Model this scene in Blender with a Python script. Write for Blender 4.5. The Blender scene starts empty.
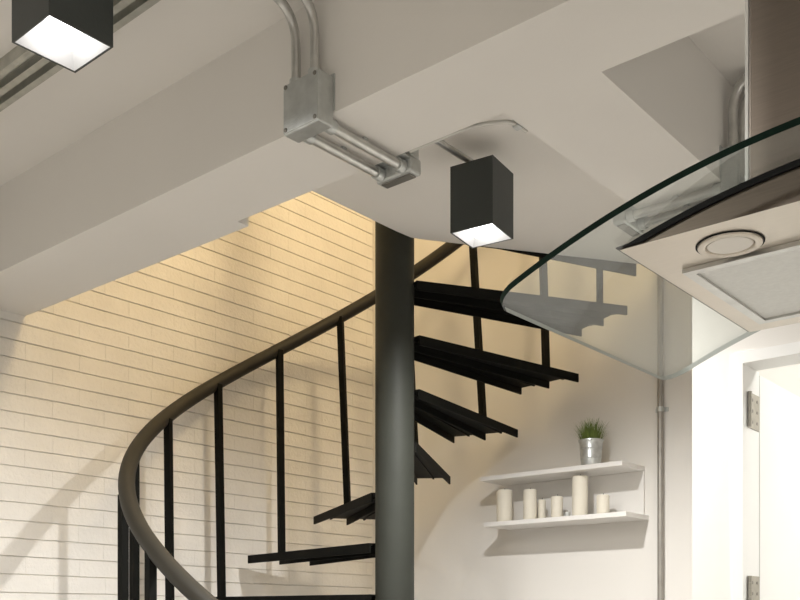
import bpy, bmesh, math, random
from mathutils import Vector, Matrix
random.seed(7)
S = bpy.context.scene
COL = S.collection
R = math.radians
ZC = 1.38                      # eye height
YAW = R(40.2)
CY, SY = math.cos(YAW), math.sin(YAW)

def room(X, d, z=0.0):         # metres right of / in front of the eye -> room axes
    return Vector((CY*X - SY*d, SY*X + CY*d, ZC + z))

# ------------------------------------------------------------------ materials
def mat(name, col, rough=0.5, metal=0.0, spec=0.5, noise=0.0, nscale=8.0, bump=0.0, bscale=60.0, stretch=None, coat=0.0):
    m = bpy.data.materials.new(name); m.use_nodes = True
    nt = m.node_tree; b = nt.nodes['Principled BSDF']
    b.inputs['Base Color'].default_value = (*col, 1)
    b.inputs['Roughness'].default_value = rough
    b.inputs['Metallic'].default_value = metal
    b.inputs['Specular IOR Level'].default_value = spec
    b.inputs['Coat Weight'].default_value = coat
    tc = nt.nodes.new('ShaderNodeTexCoord')
    mp = nt.nodes.new('ShaderNodeMapping')
    nt.links.new(tc.outputs['Object'], mp.inputs['Vector'])
    if stretch: mp.inputs['Scale'].default_value = stretch
    if noise > 0:
        n = nt.nodes.new('ShaderNodeTexNoise'); n.inputs['Scale'].default_value = nscale
        n.inputs['Detail'].default_value = 4
        nt.links.new(mp.outputs[0], n.inputs['Vector'])
        r = nt.nodes.new('ShaderNodeValToRGB')
        r.color_ramp.elements[0].position = 0.3; r.color_ramp.elements[1].position = 0.7
        r.color_ramp.elements[0].color = (*[c*(1-noise) for c in col], 1)
        r.color_ramp.elements[1].color = (*[min(1, c*(1+noise*0.6)) for c in col], 1)
        nt.links.new(n.outputs[0], r.inputs[0]); nt.links.new(r.outputs[0], b.inputs['Base Color'])
    if bump > 0:
        n2 = nt.nodes.new('ShaderNodeTexNoise'); n2.inputs['Scale'].default_value = bscale
        n2.inputs['Detail'].default_value = 5
        nt.links.new(mp.outputs[0], n2.inputs['Vector'])
        bp = nt.nodes.new('ShaderNodeBump'); bp.inputs['Strength'].default_value = bump
        bp.inputs['Distance'].default_value = 0.01
        nt.links.new(n2.outputs[0], bp.inputs['Height']); nt.links.new(bp.outputs[0], b.inputs['Normal'])
    return m

def emit(name, col, strength):
    m = bpy.data.materials.new(name); m.use_nodes = True
    nt = m.node_tree; nt.nodes.clear()
    o = nt.nodes.new('ShaderNodeOutputMaterial'); e = nt.nodes.new('ShaderNodeEmission')
    e.inputs[0].default_value = (*col, 1); e.inputs[1].default_value = strength
    nt.links.new(e.outputs[0], o.inputs[0]); return m

def pane_glass(name, tint, rough=0.0, ior=1.85, refl_veil=.06):
    m = bpy.data.materials.new(name); m.use_nodes = True
    nt = m.node_tree; nt.nodes.clear()
    o = nt.nodes.new('ShaderNodeOutputMaterial')
    t = nt.nodes.new('ShaderNodeBsdfTransparent'); t.inputs[0].default_value = (*tint, 1)
    g = nt.nodes.new('ShaderNodeBsdfGlossy'); g.inputs['Roughness'].default_value = rough
    f = nt.nodes.new('ShaderNodeFresnel')
    ge = nt.nodes.new('ShaderNodeNewGeometry'); mr = nt.nodes.new('ShaderNodeMapRange')   # same reflectance from either side
    mr.inputs['To Min'].default_value = ior; mr.inputs['To Max'].default_value = 1/ior
    nt.links.new(ge.outputs['Backfacing'], mr.inputs['Value']); nt.links.new(mr.outputs[0], f.inputs[0])
    mx = nt.nodes.new('ShaderNodeMixShader')
    nt.links.new(f.outputs[0], mx.inputs[0]); nt.links.new(t.outputs[0], mx.inputs[1])
    nt.links.new(g.outputs[0], mx.inputs[2])
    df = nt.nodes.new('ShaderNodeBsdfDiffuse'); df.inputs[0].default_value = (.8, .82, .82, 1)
    m2 = nt.nodes.new('ShaderNodeMixShader'); m2.inputs[0].default_value = refl_veil  # diffuse white mixed in to paint a pale reflection over the glass
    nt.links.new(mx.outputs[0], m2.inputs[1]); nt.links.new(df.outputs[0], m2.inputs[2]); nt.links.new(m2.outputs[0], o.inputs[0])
    return m

M = {}
M['plaster'] = mat('plaster_warm_white', (.80, .775, .735), .85, noise=.03, nscale=1.5, bump=.05, bscale=35)
M['beam']    = mat('beam_plaster', (.80, .775, .735), .85, noise=.03, nscale=1.2, bump=.05, bscale=30)
M['brick']   = mat('painted_brick', (.80, .775, .73), .75, noise=.05, nscale=6, bump=.25, bscale=70)
M['mortar']  = mat('brick_mortar', (.72, .69, .63), .9, noise=.08, nscale=10)
M['floor']   = mat('pale_floor', (.52, .49, .455), .45, noise=.06, nscale=3)
M['black']   = mat('stair_black_paint', (.0045, .0046, .0035), .65, spec=.12, noise=.25, nscale=14, bump=.08, bscale=80)
M['pole']    = mat('pole_charcoal_paint', (.029, .031, .025), .6, spec=.25, noise=.12, nscale=10, bump=.05, bscale=90)
M['rail']    = mat('rail_paint', (.022, .019, .013), .55, spec=.35, noise=.1, nscale=12)
M['lampbox'] = mat('lamp_dark_grey', (.040, .046, .044), .45, bump=.03, bscale=200)
M['reflector'] = mat('lamp_white_reflector', (.70, .70, .70), .35)
M['zinc']    = mat('galvanised_steel', (.60, .60, .58), .30, metal=.9, noise=.15, nscale=25)
M['zincbox'] = mat('cast_zinc_box', (.58, .60, .59), .42, metal=.7, noise=.12, nscale=30, bump=.1, bscale=150)
M['trunk']   = mat('trunking_steel', (.46, .46, .42), .4, metal=.8, noise=.15, nscale=30)
M['dull']    = mat('dull_steel_pipe', (.36, .34, .31), .45, metal=.6, noise=.12, nscale=20)
M['screw']   = mat('screw_steel', (.25, .24, .22), .4, metal=.8)
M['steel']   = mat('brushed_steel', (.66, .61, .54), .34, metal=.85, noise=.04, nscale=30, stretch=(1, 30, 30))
M['steel_front'] = mat('brushed_steel_brown_reflection', (.11, .09, .072), .42, metal=.85, noise=.08, nscale=25, stretch=(1, 1, 30))  # hood steel with the brown of the reflected room put into its colour
M['filter']  = mat('filter_mesh', (.72, .73, .71), .5, metal=.4, noise=.05, nscale=160, bump=.06, bscale=400)
M['gasket']  = mat('black_gasket', (.004, .004, .004), .6, spec=.15, noise=.2, nscale=40)
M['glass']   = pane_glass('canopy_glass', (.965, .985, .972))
M['glass_edge'] = mat('canopy_glass_cut_edge', (.004, .011, .007), .6, spec=.03, noise=.2, nscale=20)
M['glass_rim'] = mat('canopy_glass_polished_rim', (.36, .39, .36), .3, noise=.1, nscale=20)
M['lens']    = mat('frosted_lens', (.75, .72, .66), .35, noise=.03, nscale=20)
M['white']   = mat('white_lacquer', (.82, .80, .77), .45, noise=.02, nscale=5)
M['door']    = mat('white_door_paint', (.88, .88, .86), .4, noise=.02, nscale=4)
M['hinge']   = mat('hinge_steel', (.42, .40, .35), .38, metal=.8, noise=.12, nscale=60)
M['cord']    = mat('pale_cable', (.62, .61, .57), .5, noise=.05, nscale=30)
M['wax']     = mat('ivory_wax', (.80, .75, .64), .6, noise=.04, nscale=12)
M['wick']    = mat('candle_wick', (.08, .07, .06), .9, noise=.2, nscale=50)
M['pot']     = mat('zinc_pot', (.62, .64, .63), .36, metal=.7, noise=.2, nscale=40)
M['soil']    = mat('soil', (.03, .025, .015), .9, noise=.3, nscale=80)
M['grass']   = mat('grass_green', (.15, .21, .04), .6, noise=.45, nscale=25)
M['bulb']    = emit('bulb_light', (1, .98, .96), 4.2)

# ------------------------------------------------------------------ mesh helpers
def quad_box(bm, x0, x1, y0, y1, z0, z1, mtx=None):
    vs = [Vector((x, y, z)) for z in (z0, z1) for y in (y0, y1) for x in (x0, x1)]
    if mtx: vs = [mtx @ v for v in vs]
    v = [bm.verts.new(p) for p in vs]
    for f in ((0,2,3,1), (4,5,7,6), (0,1,5,4), (1,3,7,5), (3,2,6,7), (2,0,4,6)):
        bm.faces.new([v[i] for i in f])
    return v

def bevel_all(bm, w, seg=2):
    bmesh.ops.bevel(bm, geom=list(bm.edges), offset=w, segments=seg, affect='EDGES', profile=.5)

def box(x0, x1, y0, y1, z0, z1, bev=0.0, seg=2, mtx=None):
    bm = bmesh.new(); quad_box(bm, x0, x1, y0, y1, z0, z1, mtx)
    if bev: bevel_all(bm, bev, seg)
    return bm

def prism(bm, pts, z0, z1):    # pts: list of (x,y)
    lo = [bm.verts.new((p[0], p[1], z0)) for p in pts]
    hi = [bm.verts.new((p[0], p[1], z1)) for p in pts]
    bm.faces.new(lo[::-1]); bm.faces.new(hi)
    n = len(pts)
    for i in range(n):
        bm.faces.new((lo[i], lo[(i+1) % n], hi[(i+1) % n], hi[i]))

def lathe(bm, prof, c, n=32, cap=True):   # prof [(r,z)]
    rings = []
    for r, z in prof:
        if r < 1e-6: rings.append([bm.verts.new((c[0], c[1], c[2]+z))])
        else: rings.append([bm.verts.new((c[0]+r*math.cos(2*math.pi*i/n), c[1]+r*math.sin(2*math.pi*i/n), c[2]+z)) for i in range(n)])
    for a, b in zip(rings, rings[1:]):
        for i in range(n):
            j = (i+1) % n
            if len(a) == 1: bm.faces.new((a[0], b[j], b[i]))
            elif len(b) == 1: bm.faces.new((a[i], a[j], b[0]))
            else: bm.faces.new((a[i], a[j], b[j], b[i]))
    if cap:
        if len(rings[0]) > 1: bm.faces.new(rings[0][::-1])
        if len(rings[-1]) > 1: bm.faces.new(rings[-1])

def fillet(pts, r, n=8):
    pts = [Vector(p) for p in pts]; out = [pts[0]]
    for i in range(1, len(pts)-1):
        p = pts[i]; a = (pts[i-1]-p); b = (pts[i+1]-p)
        rr = min(r, a.length*.49, b.length*.49)
        a.normalize(); b.normalize()
        p0, p2 = p+a*rr, p+b*rr
        for k in range(n+1):
            t = k/n
            out.append(p0*(1-t)**2 + p*2*t*(1-t) + p2*t*t)
    out.append(pts[-1]); return out

def tube(bm, pts, r, n=14, square=False):
    pts = [Vector(p) for p in pts]; rings = []
    up = Vector((0, 0, 1)); nrm = None
    for i, p in enumerate(pts):
        t = (pts[min(i+1, len(pts)-1)] - pts[max(i-1, 0)]).normalized()
        if nrm is None:
            nrm = t.cross(up)
            if nrm.length < 1e-3: nrm = t.cross(Vector((0, 1, 0)))
            nrm.normalize()
        else:
            nrm = (nrm - t*nrm.dot(t)).normalized()
        bi = t.cross(nrm)
        m = 4 if square else n
        off = math.pi/4 if square else 0
        rings.append([bm.verts.new(p + (nrm*math.cos(2*math.pi*k/m+off) + bi*math.sin(2*math.pi*k/m+off))*r) for k in range(m)])
    for a, b in zip(rings, rings[1:]):
        m = len(a)
        for k in range(m):
            bm.faces.new((a[k], a[(k+1) % m], b[(k+1) % m], b[k]))
    bm.faces.new(rings[0][::-1]); bm.faces.new(rings[-1])

def obj(name, bm, m, parent=None, smooth=None):
    """world-space bmesh -> one mesh object (vertices kept local to its thing's origin)"""
    root = parent
    while root is not None and root.parent is not None: root = root.parent
    if root is not None:
        bmesh.ops.translate(bm, verts=list(bm.verts), vec=-root.location)
    bmesh.ops.recalc_face_normals(bm, faces=list(bm.faces))
    me = bpy.data.meshes.new(name); bm.to_mesh(me); bm.free()
    mats = m if isinstance(m, (list, tuple)) else [m]
    for x in mats: me.materials.append(x)
    if smooth is not None:
        for p in me.polygons: p.use_smooth = True
        me.set_sharp_from_angle(angle=R(smooth))
    o = bpy.data.objects.new(name, me); COL.objects.link(o)
    if parent is not None: o.parent = parent
    return o

def thing(name, label, cat, loc, group=None):
    o = bpy.data.objects.new(name, None); COL.objects.link(o)
    o.empty_display_size = .1; o.location = loc
    o['label'] = label; o['category'] = cat
    if group: o['group'] = group
    return o

def tag(o, label, cat, group=None):
    o['label'] = label; o['category'] = cat
    if group: o['group'] = group
    return o

def struct(name, bm, m, label=None, cat=None, smooth=None):
    o = obj(name, bm, m, None, smooth); o['kind'] = 'structure'
    if label: o['label'] = label
    if cat: o['category'] = cat
    return o

# ------------------------------------------------------------------ setting
XL, YF, XR, YB = -3.394, 3.79, 2.2, -2.4
ZS = ZC + 1.42                 # ceiling
ZT = ZS + .28                  # upper floor level
ZB = ZC + 1.142                # underside of the beams
ZU = 5.35                      # upper ceiling
YD = 2.55                      # wall with the door
BF, BK, BK2 = 1.545, 1.79, 1.832

struct('floor', box(XL-.15, XR+.15, YB-.15, YF+.15, -.12, 0), M['floor'], 'pale floor of the kitchen and stair area', 'floor')

# painted brick wall: every brick a shallow block on the mortar backing
bm = bmesh.new()
quad_box(bm, XL-.15, XL-.006, YB-.15, YF+.15, 0, ZU)
nb = len(bm.faces)
CH, BW = .0672, .225
row = 0
z = .004
while z < 4.3:
    y = 0.6 - (BW/2 if row % 2 else 0) - random.uniform(0, .01)
    while y < YF:
        y0, y1 = max(y, .6)+.0001, min(y+BW, YF)-.0001
        if y1-y0 > .02:
            dx = random.uniform(-.0003, .0003)
            j = [random.uniform(-.0012, .0012) for _ in range(4)]
            xa, xb = XL-.006, XL+dx
            z0, z1 = z+.0014, z+CH-.0014
            c = .0016
            bk = [(xa, y0, z0), (xa, y1, z0), (xa, y1, z1), (xa, y0, z1)]
            fr = [(xb, y0+.0002, z0+c+j[0]), (xb, y1-.0002, z0+c+j[1]), (xb, y1-.0002, z1-c+j[2]), (xb, y0+.0002, z1-c+j[3])]
            vb = [bm.verts.new(p) for p in bk]; vf = [bm.verts.new(p) for p in fr]
            f = bm.faces.new(vf); f.material_index = 1
            for i in range(4):
                f = bm.faces.new((vb[i], vb[(i+1) % 4], vf[(i+1) % 4], vf[i])); f.material_index = 1
        y += BW
    z += CH; row += 1
struct('wall_left', bm, [M['mortar'], M['brick']], 'white painted brick wall behind the spiral staircase', 'wall')

struct('wall_far', box(XL-.1, XR+.15, YF, YF+.15, 0, ZU), M['plaster'], 'smooth wall carrying the little white shelf', 'wall')
struct('wall_right', box(XR, XR+.15, YB-.15, YF, 0, ZU), M['plaster'], 'plain wall on the right, outside the picture', 'wall')
struct('wall_back', box(XL, XR, YB-.15, YB, 0, ZU), M['plaster'], 'plain wall behind the viewer', 'wall')

# ceiling slab with the stairwell opening
bm = bmesh.new()
outl = [(XL, YB), (XR, YB), (XR, YF), (-1.49, YF), (-1.7305, 3.5257), (-2.235, 2.778), (-2.257, 2.735), (-2.262, 2.66), (-2.262, BK), (XL, BK)]
prism(bm, outl, ZS, ZT)
struct('ceiling', bm, M['plaster'], 'ceiling slab cut away around the spiral staircase', 'ceiling')
struct('ceiling_upper', box(XL, XR, YB, YF, ZU, ZU+.1), M['plaster'], 'ceiling of the floor above', 'ceiling')

# beams
bm = bmesh.new()
prism(bm, [(XL, BF), (XR, BF), (XR, BK), (-.964, BK), (-.964, YD), (-1.21, YD), (-1.21, BK), (-2.123, BK), (-2.123, BK2), (XL, BK2)], ZB, ZS)
struct('ceiling_beam', bm, M['beam'], 'boxed plaster beams crossing under the ceiling', 'beam')

# wall with the door, and the partition behind it
XE = -1.092
XO0, XO1, ZO = -.950, -.10, ZC + .688
bm = bmesh.new()
quad_box(bm, XE, XO0-.03, YD, YD+.10, 0, ZS)
quad_box(bm, XO1+.03, XR, YD, YD+.10, 0, ZS)
quad_box(bm, XO0-.03, XO1+.03, YD, YD+.10, ZO+.03, ZS)
struct('wall_door', bm, M['plaster'], 'white wall holding the door at the right', 'wall')
struct('wall_partition', box(XE, XE+.09, YD+.10, YF, 0, ZS), M['plaster'], 'end of the partition beside the stair area', 'wall')

# door: leaf swung open into the room beyond, frame, hinges
dr = box(XO0-.034, XO0+.002, YD+.120, YD+.92, .01, ZO-.008, .002)
door = obj('door_1', dr, M['door']); door['kind'] = 'structure'
door['label'] = 'white door standing open into the bright room beyond'; door['category'] = 'door'
bm = bmesh.new()
quad_box(bm, XO0-.03, XO0, YD-.004, YD+.119, 0, ZO+.0)
quad_box(bm, XO1, XO1+.03, YD-.004, YD+.10, 0, ZO+.0)
quad_box(bm, XO0-.03, XO1+.03, YD-.004, YD+.10, ZO, ZO+.0305)
obj('door_frame', bm, M['door'], door)
for zz in (ZC+.57, ZC+.072):
    bm = bmesh.new()
    quad_box(bm, XO0, XO0+.003, YD+.035, YD+.115, zz-.048, zz+.048)
    h = obj('hinge', bm, M['hinge'], door); h['label'] = 'grey steel hinge'
    bm = bmesh.new()
    for k in range(5):
        za = zz-.048+k*.0192
        lathe(bm, [(.0055, .0006), (.0055, .0186)], (XO0+.007, YD+.030, za), 14)
    obj('knuckle', bm, M['hinge'], h, 40)
    bm = bmesh.new()
    for dz in (-.03, 0, .03):
        for dy in (.06, .095):
            lathe(bm, [(.0045, 0), (.0045, .001)], (0, 0, 0), 12)
            vs = bm.verts[:][-24:]
            bmesh.ops.rotate(bm, verts=vs, cent=(0, 0, 0), matrix=Matrix.Rotation(R(90), 3, 'Y'))
            bmesh.ops.translate(bm, verts=vs, vec=(XO0+.003, YD+dy, zz+dz))
    obj('screw', bm, M['screw'], h)

# ------------------------------------------------------------------ spiral staircase
PX, PD = -.02, 3.6
P = room(PX, PD, 0); P.z = 0
RISE = .1945
def zk(k): return .09 + RISE*(8-k)            # tread underside, above eye level
def phik(k): return 124 + 20*(k-7)
def pol(phi, r, z): return room(PX + r*math.cos(R(phi)), PD + r*math.sin(R(phi)), z)

stair = thing('spiral_staircase', 'black steel spiral staircase winding up around a thick round pole', 'staircase', P)
bm = bmesh.new()
lathe(bm, [(.0735, 0), (.0735, ZT+.95), (.05, ZT+.97), (0, ZT+.97)], (P.x, P.y, 0), 48)
lathe(bm, [(.14, 0), (.14, .012), (.074, .012)], (P.x, P.y, 0), 40, cap=False)
obj('pole', bm, M['pole'], stair, 40)

def tread(k):
    phi = phik(k); z = zk(k)
    c, s = math.cos(R(phi)), math.sin(R(phi))
    def loc(u, v, zz):         # u along the tread, v across
        return room(PX + u*c - v*s, PD + u*s + v*c, zz)
    bm = bmesh.new()
    u0, u1, w0, w1 = .055, .951 if k < 9 else 1.0, .078, .161
    wu = lambda u: w0 + (w1-w0)*(u-u0)/(u1-u0)
    def slab(a, b):            # a,b = lists of 4 points bottom / top
        A = [bm.verts.new(p) for p in a]; B = [bm.verts.new(p) for p in b]
        bm.faces.new(A); bm.faces.new(B[::-1])
        for i in range(4): bm.faces.new((A[i], A[(i+1) % 4], B[(i+1) % 4], B[i]))
    pl = [(u0, -w0), (u1, -w1), (u1, w1), (u0, w0)]
    slab([loc(u, v, z) for u, v in pl], [loc(u, v, z+.006) for u, v in pl])
    t = .007; hl = .030
    for f in (-1, 0, 1):       # three folded lips running along the tread
        va, vb = f*(w0 - (t/2 if f else 0)), f*(w1 - (t/2 if f else 0))
        q = [(u0, va-t/2), (u1, vb-t/2), (u1, vb+t/2), (u0, va+t/2)]
        slab([loc(u, v, z-hl) for u, v in q], [loc(u, v, z+.001) for u, v in q])
    # shallow fold between the lips
    for f in (-.5, .5):
        va, vb = f*w0, f*w1
        q = [(u0, va-t/2), (u1, vb-t/2), (u1, vb+t/2), (u0, va+t/2)]
        slab([loc(u, v, z-.006) for u, v in q], [loc(u, v, z+.001) for u, v in q])
    return bm
LAST = 15
for k in range(2, LAST+1):
    obj('tread', tread(k), M['black'], stair)

def zrail(phi): return 2.569 - .010683*phi
for k in range(2, LAST+1):
    rb = {9: .945, 10: .965}.get(k, .985 if k > 10 else .933); sh_ = -4 if k > 10 else 0
    p0 = pol(phik(k)+sh_, rb, zk(k)+.004)
    pt = phik(k)+sh_+{2: 2, 3: 3, 4: 4, 5: 3, 6: 2}.get(k, 0)
    p1 = pol(pt, max(rb, .955), zrail(pt)-.004)
    bm = bmesh.new(); tube(bm, [p0, p0.lerp(p1, .5), p1], .019, square=True)
    b = obj('baluster', bm, M['black'], stair)
bm = bmesh.new()
pts = []
a = 12.0
while a <= 291:
    pts.append(pol(a, .972, zrail(a))); a += 3
tube(bm, pts, .029, 18)
hr = obj('handrail', bm, M['rail'], stair, 60)
# tapering plate where the top of the flight meets the slab
bm = bmesh.new()
q0, q1 = Vector((-2.235, 2.778, 0)), Vector((-1.7305, 3.5257, 0))
qd = (q1-q0).normalized(); qn = Vector((-qd.y, qd.x, 0))
def lp(r, off, z):
    v = q0 + qd*r + qn*(off+.0008); return Vector((v.x, v.y, ZC+z))
prof = [(.02, 1.425), (.30, 1.42), (.89, 1.372), (.89, 1.69), (.02, 1.69)]
A = [lp(r, 0, z) for r, z in prof]; B = [lp(r, .008, z) for r, z in prof]
va = [bm.verts.new(p) for p in A]; vb = [bm.verts.new(p) for p in B]
bm.faces.new(va); bm.faces.new(vb[::-1])
for i in range(5): bm.faces.new((va[i], va[(i+1) % 5], vb[(i+1) % 5], vb[i]))
obj('landing_plate', bm, M['black'], stair)

# ------------------------------------------------------------------ box lamps
def box_lamp(c, yaw, L, zb, h, stem_top, label, stem=True):
    t = thing('box_lamp', label, 'lamp', Vector((c[0], c[1], zb)), 'square downlights')
    mt = Matrix.Translation((c[0], c[1], 0)) @ Matrix.Rotation(yaw, 4, 'Z')
    a = L/2; w = .004
    def ring(bm, s, z): return [bm.verts.new(mt @ Vector((x*s, y*s, z))) for x, y in ((-1,-1), (1,-1), (1,1), (-1,1))]
    bm = bmesh.new()
    o0, o1 = ring(bm, a, zb), ring(bm, a, zb+h)
    i0, i1 = ring(bm, a-w, zb), ring(bm, a-w, zb+h-w)
    for p, q in ((o0, o1), (i1, i0), (i0, o0)):
        for k in range(4): bm.faces.new((p[k], p[(k+1) % 4], q[(k+1) % 4], q[k]))
    bm.faces.new(o1); bm.faces.new(i1[::-1])
    obj('housing', bm, M['lampbox'], t)
    bm = bmesh.new()
    r0, r1, r2 = ring(bm, a-w-.0006, zb+.001), ring(bm, a-.026, zb+.045), ring(bm, a-.030, zb+.050)
    for p, q in ((r0, r1), (r1, r2)):
        for k in range(4): bm.faces.new((p[k], p[(k+1) % 4], q[(k+1) % 4], q[k]))
    bm.faces.new(r2)
    obj('reflector', bm, M['reflector'], t)
    bm = bmesh.new()
    lathe(bm, [(0, -.056), (.018, -.054), (.032, -.047), (.039, -.034), (.038, -.016), (.030, 0), (0, 0)], (c[0], c[1], zb+.053), 28)
    b = obj('bulb', bm, M['bulb'], t, 60)
    bm = bmesh.new()
    if stem: lathe(bm, [(.03, 0), (.03, .004), (.009, .006), (.009, stem_top-(zb+h))], (c[0], c[1], zb+h), 20)
    else: lathe(bm, [(.03, 0), (.03, .004), (.012, .006), (.012, .026)], (c[0], c[1], zb+h), 20)
    obj('stem', bm, M['zinc'], t, 40)
    li = bpy.data.lights.new('bulb_light', 'SPOT'); li.energy = 60; li.color = (1, .985, .955)
    li.spot_size = R(172); li.spot_blend = .8; li.shadow_soft_size = .03
    lo = bpy.data.objects.new('bulb_light', li); COL.objects.link(lo)
    lo.location = (c[0], c[1], zb-.012)
    return lo
c1 = room(-.704, 1.993); c2 = room(.246, 2.861)
L1 = box_lamp(c1, YAW-YAW, .146, ZC+1.20, .19, ZS, 'square dark grey ceiling lamp, lit, at upper left before the beam')
L2 = box_lamp(c2, R(8.2), .140, ZC+1.150, .197, ZS, 'square dark grey lamp, lit, hanging behind the beam beside the stair pole', False)

# ------------------------------------------------------------------ conduits, boxes
CR = .0120
def conduit(pts, r, label, fil=.07, bands=(), strap=None):
    pp = fillet(pts, fil, 10)
    base = Vector(pts[0])
    t = thing('conduit_pipe', label, 'pipe', base, 'steel conduits')
    bm = bmesh.new(); tube(bm, pp, r); obj('pipe', bm, M['zinc'], t, 40)
    for p0, p1 in bands:
        bm = bmesh.new(); tube(bm, [p0, p1], r+.0045, 16); obj('coupling', bm, M['zincbox'], t, 40)
    if strap: obj('mounting_strap', strap, M['zincbox'], t)
    return t

ZQ = ZS-.014
# ribbed steel trunking on the ceiling from the left wall, two conduits leaving it down the beam into the box
tr = thing('cable_trunking', 'ribbed dark steel cable trunking on the ceiling above the upper left lamp', 'trunking', Vector((-2.4, 1.24, ZS)))
bm = bmesh.new()
quad_box(bm, XL+.002, -1.47, 1.192, 1.288, ZS-.012, ZS-.0005)
for yy in (1.192, 1.232, 1.270): quad_box(bm, XL+.002, -1.47, yy, yy+.018, ZS-.032, ZS-.012)
obj('channel', bm, M['trunk'], tr)
for k in range(4):
    xx = XL+.20+k*.55
    obj('bracket', box(xx, xx+.03, 1.186, 1.294, ZS-.0345, ZS-.0322, .0008), M['zincbox'], tr)
obj('end_cap', box(-1.469, -1.464, 1.188, 1.292, ZS-.034, ZS-.0005, .001), M['zincbox'], tr)
for (xx, lab) in ((-1.600, 'steel conduit bending down the long beam into the box, left one'),
                  (-1.539, 'steel conduit bending down the long beam into the box, right one')):
    conduit([(xx, 1.2895, ZQ), (xx, BF-.022, ZQ), (xx, BF-.022, ZC+1.2245)], .0108, lab, .12,
            bands=[((xx, BF-.022, ZC+1.2235), (xx, BF-.022, ZC+1.240))])

def crossing(mtx, where):
    """box on a beam side, two conduits under the beam, fitting on the far edge.  Local: beam side y=0, far edge y=.255, z=0 beam underside"""
    def bx(*a, bev=0, seg=2):
        return box(*a, bev=bev, seg=seg, mtx=mtx)
    o = mtx @ Vector((0, 0, 0))
    t = thing('junction_box', 'square grey metal junction box on the side of ' + where, 'box', o)
    obj('body', bx(-.0575, .0575, -.048, -.0005, -.035, .080, bev=.004), M['zincbox'], t)
    obj('cover', bx(-.0545, .0545, -.0505, -.0478, -.032, .077, bev=.001), M['zincbox'], t)
    obj('mounting_plate', bx(-.061, .061, -.003, -.0003, .004, .086), M['zincbox'], t)
    for sx in (-1, 1):
        for sz in (-.026, .071):
            bm = bmesh.new()
            lathe(bm, [(.005, 0), (.005, .002), (.003, .003)], (0, 0, 0), 12)
            bmesh.ops.rotate(bm, verts=list(bm.verts), cent=(0, 0, 0), matrix=Matrix.Rotation(R(90), 3, 'X'))
            bmesh.ops.translate(bm, verts=list(bm.verts), vec=(sx*.047, -.0503, sz))
            bmesh.ops.transform(bm, matrix=mtx, verts=list(bm.verts))
            obj('screw', bm, M['screw'], t)
    for s, w in ((-1, 'left of the pair'), (1, 'right of the pair')):
        x = s*.035 - .003
        q = [mtx @ Vector((x, -.0003, -.0175)), mtx @ Vector((x, .268, -.0175))]
        conduit(q, CR, 'short steel conduit under ' + where + ', ' + w,
                bands=[(mtx @ Vector((x, 0, -.0175)), mtx @ Vector((x, .022, -.0175))), (mtx @ Vector((x, .248, -.0175)), mtx @ Vector((x, .268, -.0175)))],
                strap=bx(x-.006, x+.006, .122, .136, -.0080, -.0004))
    f = thing('conduit_fitting', 'cast metal fitting on the far edge of ' + where, 'fitting', mtx @ Vector((0, .256, 0)))
    obj('body', bx(-.056, .062, .2685, .308, -.036, .004, bev=.006), M['zincbox'], f)
    obj('mounting_plate', bx(-.052, .058, .2453, .2685, -.002, -.0003), M['zincbox'], f)
    obj('neck', bx(.018, .058, .2695, .304, .004, .045, bev=.004), M['zincbox'], f)
    obj('lid', bx(-.044, .050, .276, .300, -.0395, -.0355, bev=.001), M['screw'], f)

crossing(Matrix.Translation((-1.557, BF, ZB)), 'the long beam')
crossing(Matrix.Translation((-.964, 2.482, ZB)) @ Matrix.Rotation(R(90), 4, 'Z'), 'the short cross beam')
# conduit from the first fitting up behind the beam and across to the second lamp
conduit([(-1.512, BK+.052, ZB+.045), (-1.512, BK+.052, ZC+1.3625), (-1.672, 2.06, ZC+1.3625), (-1.672, c2.y-.0135, ZC+1.3625)], .0095,
        'thin steel conduit behind the long beam leading to the hanging lamp', .04)
for s, w in ((-.031, 'nearer of the pair'), (.031, 'farther of the pair')):
    conduit([(-.940, 2.482+s, ZC+1.2225), (-.940, 2.482+s, ZQ), (XR-.002, 2.482+s, ZQ)], .0125,
            'steel conduit curving up from the cross beam box to the ceiling, ' + w, .11)
pts = fillet([(-1.487, BK+.008, ZB+.004), (-1.30, BK+.008, ZB+.004), (-1.219, BK+.05, ZB+.004), (-1.219, BK+.11, ZB+.004)], .05, 8)
bm = bmesh.new(); tube(bm, pts, .005, 10)
tag(obj('cord', bm, M['cord'], None, 60), 'thin pale cable along the back edge of the long beam', 'cable')
bm = box(-1.2105-.0175, -1.2105, BK+.065, BK+.085, ZB-.004, ZB+.03, .002)
tag(obj('ceiling_clip', bm, M['zincbox']), 'tiny grey clip where the two beams meet', 'clip')

# ------------------------------------------------------------------ wall pipe
tx = -1.7545
t = thing('wall_pipe', 'thin vertical steel pipe on the wall right of the shelf', 'pipe', Vector((tx, YF-.018, 0)))
bm = bmesh.new(); lathe(bm, [(.0125, 0), (.0125, ZU-.3)], (tx, YF-.018, 0), 18); obj('pipe', bm, M['dull'], t, 40)
for zz in (ZC+.885, ZC-.6):
    bm = bmesh.new()
    lathe(bm, [(.0165, -.01), (.0165, .01)], (tx, YF-.018, zz), 18)
    quad_box(bm, tx-.028, tx+.028, YF-.006, YF-.0005, zz-.009, zz+.009)
    obj('clamp', bm, M['zincbox'], t, 40)

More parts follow.
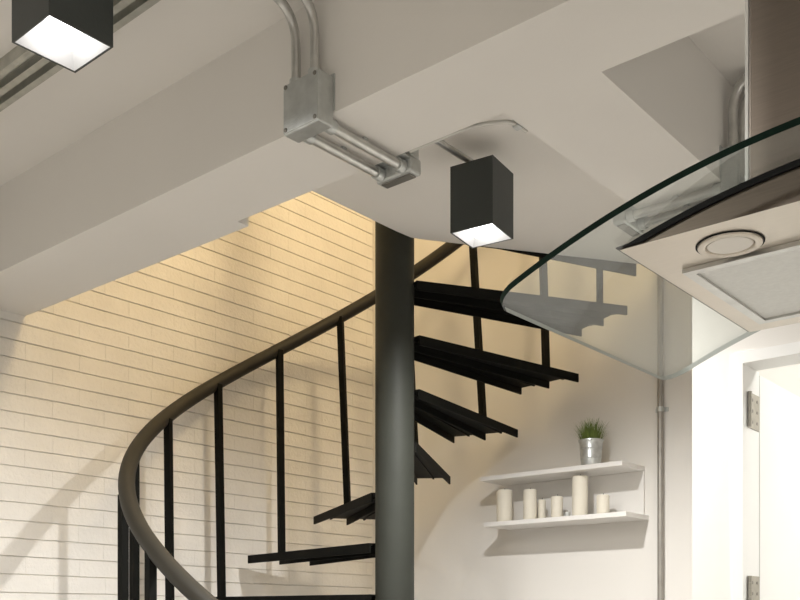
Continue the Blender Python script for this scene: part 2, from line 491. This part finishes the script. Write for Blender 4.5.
# ------------------------------------------------------------------ wall shelf and what stands on it
SZ1, SZ0 = ZC+.655, ZC+.445
sh = thing('wall_shelf', 'white two-tier wall shelf holding candles and a small plant', 'shelf', Vector((-2.18, YF, ZC+.425)))
obj('top_board', box(-2.545, -1.833, 3.58, YF-.0005, SZ1-.02, SZ1, .0015), M['white'], sh)
obj('bottom_board', box(-2.525, -1.815, 3.58, YF-.0005, SZ0-.02, SZ0, .0015), M['white'], sh)
obj('back_panel', box(-2.545, -1.833, YF-.012, YF-.0006, SZ0, SZ1-.02, .001), M['white'], sh)

def candle(px, yy, r, h, label):
    tt = (px-400)/955; d = yy/(SY*tt + CY); p = room(tt*d, d)
    t = thing('pillar_candle', label, 'candle', Vector((p.x, p.y, SZ0)), 'candles on the shelf')
    bm = bmesh.new()
    lathe(bm, [(r-.002, 0), (r, .003), (r, h-.004), (r-.003, h), (r*.75, h-.001), (r*.3, h-.004), (0, h-.005)], (p.x, p.y, SZ0), 32)
    obj('wax', bm, M['wax'], t, 50)
    bm = bmesh.new(); tube(bm, [(p.x, p.y, SZ0+h-.006), (p.x+.001, p.y, SZ0+h+.004), (p.x+.003, p.y, SZ0+h+.009)], .0012, 6)
    obj('wick', bm, M['wick'], t)
candle(504.5, 3.655, .036, .150, 'stout ivory pillar candle at the left end of the shelf')
candle(530, 3.655, .030, .140, 'ivory pillar candle second from the left on the shelf')
candle(542, 3.690, .017, .095, 'thin short ivory candle right of the second pillar, set back')
candle(557, 3.655, .026, .098, 'short ivory candle just left of the tallest one')
candle(580, 3.655, .034, .176, 'tallest ivory pillar candle, below the potted plant')
candle(603, 3.655, .027, .085, 'short ivory candle at the right end of the shelf')
# tiny tea light
tt = (567-400)/955; d = 3.63/(SY*tt+CY); p = room(tt*d, d)
tl = thing('tea_light', 'tiny tea light in front gap left of the tallest candle', 'candle', Vector((p.x, p.y, SZ0)))
bm = bmesh.new(); lathe(bm, [(.013, 0), (.014, .002), (.014, .022), (.012, .022), (.012, .018), (0, .018)], (p.x, p.y, SZ0), 24); obj('cup', bm, M['pot'], tl, 40)
bm = bmesh.new(); tube(bm, [(p.x, p.y, SZ0+.017), (p.x+.001, p.y, SZ0+.03)], .0012, 6); obj('wick', bm, M['wick'], tl)

tt = (591-400)/955; d = 3.66/(SY*tt+CY); p = room(tt*d, d)
pp = thing('potted_grass', 'small potted grass in a zinc pot on the white shelf', 'potted plant', Vector((p.x, p.y, SZ1)))
bm = bmesh.new()
prof = [(.040, 0), (.0415, .003), (.044, .035), (.0455, .037), (.0445, .040), (.047, .075), (.0485, .077), (.0475, .080), (.051, .108), (.054, .110), (.054, .116), (.051, .116), (.049, .100), (0, .100)]
lathe(bm, prof, (p.x, p.y, SZ1), 40); obj('pot', bm, M['pot'], pp, 30)
bm = bmesh.new(); lathe(bm, [(.0485, .101), (.03, .106), (0, .107)], (p.x, p.y, SZ1), 24, cap=False); obj('soil', bm, M['soil'], pp)
bm = bmesh.new()
for i in range(420):
    a = random.uniform(0, 2*math.pi); rr = .045*math.sqrt(random.random())
    hh = random.uniform(.06, .115)*(1 - .25*(rr/.045)**2)
    lean = rr*.50 + random.uniform(-.008, .012); aa = a + random.uniform(-.6, .6)
    bx0 = Vector((p.x+rr*math.cos(a), p.y+rr*math.sin(a), SZ1+.102))
    dirv = Vector((math.cos(aa), math.sin(aa), 0)); side = Vector((-math.sin(aa), math.cos(aa), 0))*.0016
    prev = None
    for s in range(4):
        f = s/3
        c = bx0 + dirv*lean*f*f*1.6 + Vector((0, 0, hh*f)); w = side*(1-f*.85)
        n = dirv*.0005*(1-f*.8)
        cur = [bm.verts.new(c-w), bm.verts.new(c+n), bm.verts.new(c+w), bm.verts.new(c-n)]
        if prev:
            for k in range(4): bm.faces.new((prev[k], prev[(k+1) % 4], cur[(k+1) % 4], cur[k]))
        prev = cur
g = obj('grass_tuft', bm, M['grass'], pp); g['kind'] = 'stuff'; g['label'] = 'dense tuft of green blades'

# ------------------------------------------------------------------ range hood
HX = -.25
def arc(u): return ZC + .508 - .098*(u/.43)**2
hood = thing('range_hood', 'steel range hood with a curved glass canopy hanging from the ceiling', 'range hood', Vector((HX, 1.25, ZC+.45)))
# glass canopy
gy0, gy1, gh, gr, gt = 1.0, 1.525, .445, .035, .008
us = []
for i in range(61):
    t_ = -1 + 2*i/60
    us.append(gh*math.sin(t_*math.pi/2))
us = sorted(set([round(u, 6) for u in us]))
bm = bmesh.new(); top = []; bot = []
for u in us:
    e = gh-abs(u); ins = 0
    if e < gr: ins = gr - math.sqrt(max(0, gr*gr-(gr-e)**2))
    a0, a1 = gy0+ins, gy1-ins
    sl = math.atan(-2*.098*u/.43**2)
    rowt, rowb = [], []
    for j in range(9):
        y = a0+(a1-a0)*j/8
        off = Vector((-math.sin(sl), 0, math.cos(sl)))*gt/2
        c = Vector((HX+u, y, arc(u)))
        rowt.append(bm.verts.new(c+off)); rowb.append(bm.verts.new(c-off))
    top.append(rowt); bot.append(rowb)
n = len(us)
def f_(vs, mi):
    f = bm.faces.new(vs); f.material_index = mi; f.smooth = True
for i in range(n-1):
    for j in range(8):
        f_((top[i][j], top[i+1][j], top[i+1][j+1], top[i][j+1]), 0)
        f_((bot[i][j], bot[i][j+1], bot[i+1][j+1], bot[i+1][j]), 0)
    f_((top[i][0], bot[i][0], bot[i+1][0], top[i+1][0]), 1)
    f_((top[i][8], top[i+1][8], bot[i+1][8], bot[i][8]), 2)
for j in range(8):
    f_((top[0][j], top[0][j+1], bot[0][j+1], bot[0][j]), 2)
    f_((top[-1][j], bot[-1][j], bot[-1][j+1], top[-1][j+1]), 2)
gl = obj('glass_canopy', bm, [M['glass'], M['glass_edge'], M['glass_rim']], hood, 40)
gl['label'] = 'clear curved glass with dark green cut edge'

by0, by1, bh = 1.073, 1.512, .303
ZH = ZC+.4555
def arc_slab(z_lo, z_hi, y0, y1, h, nseg=36):
    bm = bmesh.new(); rows = []
    for i in range(nseg+1):
        u = -h+2*h*i/nseg
        rows.append([bm.verts.new((HX+u, y, z)) for y, z in ((y0, z_lo(u)), (y1, z_lo(u)), (y1, z_hi(u)), (y0, z_hi(u)))])
    for a, b in zip(rows, rows[1:]):
        for k in range(4): bm.faces.new((a[k], a[(k+1) % 4], b[(k+1) % 4], b[k]))
    bm.faces.new(rows[0]); bm.faces.new(rows[-1][::-1])
    return bm
zin = lambda u: max(ZH+.0015, arc(u)-.0115)
bmb = arc_slab(lambda u: ZH, zin, by0, by1, bh)
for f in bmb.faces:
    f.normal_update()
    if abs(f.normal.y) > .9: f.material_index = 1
obj('hood_body', bmb, [M['steel'], M['steel_front']], hood, 30)
obj('gasket', arc_slab(lambda u: zin(u), lambda u: max(zin(u)+.001, arc(u)-.0042), by0-.004, by1, bh+.003), M['gasket'], hood, 30)
# chimney: two telescoping covers standing on the glass
def cover(x0, x1, y0, y1, ztop, zlo, r=.006):
    bm = bmesh.new()
    pts = []
    for cx, cy, a0 in ((x1-r, y0+r, -90), (x1-r, y1-r, 0), (x0+r, y1-r, 90), (x0+r, y0+r, 180)):
        for k in range(5):
            a = R(a0+90*k/4); pts.append((cx+r*math.cos(a), cy+r*math.sin(a)))
    # extra points along the front and back so the foot follows the curved glass
    full = []
    for i, q in enumerate(pts):
        full.append(q); nx = pts[(i+1) % len(pts)]
        if abs(nx[0]-q[0]) > .05:
            for k in range(1, 12): full.append((q[0]+(nx[0]-q[0])*k/12, q[1]))
    lo = [bm.verts.new((x, y, zlo(x))) for x, y in full]
    hi = [bm.verts.new((x, y, ztop)) for x, y in full]
    m = len(full)
    for i in range(m): bm.faces.new((lo[i], lo[(i+1) % m], hi[(i+1) % m], hi[i]))
    bm.faces.new(hi); bm.faces.new(lo[::-1])
    return bm
ch = obj('chimney', cover(-.405, -.095, 1.10, 1.40, ZC+1.05, lambda x: arc(x-HX)+.0043), M['steel_front'], hood, 40)
obj('chimney_extension', cover(-.399, -.101, 1.106, 1.394, ZS-.0005, lambda x: ZC+1.05), M['steel_front'], ch, 40)
bm = box(-.409, -.4045, 1.102, 1.118, arc(-.155)+.006, ZC+1.05, .001)
e = obj('edge_trim', bm, M['zinc'], ch); e['label'] = 'bright steel edge strip'
# grease filter in its frame
fx0, fx1, fy0, fy1 = -.520, .020, 1.183, 1.462
flt = obj('filter', box(fx0+.012, fx1-.012, fy0+.012, fy1-.012, ZH-.0025, ZH-.0002), M['filter'], hood)
bm = bmesh.new(); w = .013
quad_box(bm, fx0, fx1, fy0, fy0+w, ZH-.006, ZH-.0003); quad_box(bm, fx0, fx1, fy1-w, fy1, ZH-.006, ZH-.0003)
quad_box(bm, fx0, fx0+w, fy0+w, fy1-w, ZH-.006, ZH-.0003); quad_box(bm, fx1-w, fx1, fy0+w, fy1-w, ZH-.006, ZH-.0003)
obj('filter_frame', bm, M['zinc'], flt)
for lx in (-.441, -.059):
    bm = bmesh.new()
    lathe(bm, [(.038, -.0003), (.0375, -.003), (.033, -.0045), (.029, -.003), (.028, -.0003)], (lx, 1.1405, ZH), 40, cap=False)
    rg = obj('hood_lamp', bm, M['steel'], hood, 40)
    bm = bmesh.new(); lathe(bm, [(.0275, -.0003), (.026, -.0024), (0, -.003)], (lx, 1.1405, ZH), 32); obj('lens', bm, M['lens'], rg, 40)
    bm = bmesh.new(); lathe(bm, [(.0400, -.0003), (.0400, -.0012), (.0382, -.0012), (.0382, -.0003)], (lx, 1.1405, ZH), 40, cap=False); obj('seal', bm, M['gasket'], rg)

# ------------------------------------------------------------------ lights
def light(kind, name, loc, energy, col, size=.1, rot=None, spot=None, blend=.4):
    li = bpy.data.lights.new(name, kind); li.energy = energy; li.color = col
    if kind == 'AREA': li.size = size; li.shape = 'DISK'
    else: li.shadow_soft_size = size
    if spot: li.spot_size = R(spot); li.spot_blend = blend
    o = bpy.data.objects.new(name, li); COL.objects.link(o); o.location = loc
    if rot: o.rotation_euler = rot
    return o
L1.data.energy = 90; L2.data.energy = 140
# further ceiling spots of the kitchen, behind the viewer
for x, y, e in ((-1.7, -.7, 85), (.9, -.9, 30), (.8, .0, 12)):
    light('SPOT', 'kitchen_spot', (x, y, ZS-.2), e, (1, .985, .955), .06, None, 174, .4)
light('POINT', 'side_fill', (1.35, .9, ZC+.55), 9, (1, .985, .955), .15)  # unseen fill added to brighten the cross beam from lower right
# warm lamp on the floor above
light('POINT', 'upstairs_lamp', (-.75, 2.55, 4.75), 115, (1, .76, .42), .25)
light('POINT', 'upstairs_floor_lamp', (.2, 2.3, ZC+2.1), 42, (1, .76, .46), .12)
# daylight in the room behind the door
light('AREA', 'side_room_light', (.35, 3.1, ZS-.15), 27, (1, 1, .97), .7)

w = bpy.data.worlds.new('world'); S.world = w; w.use_nodes = True
w.node_tree.nodes['Background'].inputs[0].default_value = (.9, .88, .84, 1)
w.node_tree.nodes['Background'].inputs[1].default_value = .3

# ------------------------------------------------------------------ camera
cam = bpy.data.cameras.new('camera'); co = bpy.data.objects.new('camera', cam); COL.objects.link(co)
co.location = (0, 0, ZC); co.rotation_euler = (R(90), 0, YAW)
cam.sensor_fit = 'HORIZONTAL'; cam.sensor_width = 36; cam.lens = 955/800*36
cam.shift_y = .4; cam.clip_start = .01
S.camera = co
S.view_settings.view_transform = 'Standard'; S.view_settings.look = 'None'
S.view_settings.gamma = 1; S.view_settings.use_curve_mapping = False
S.view_settings.exposure = 0.18
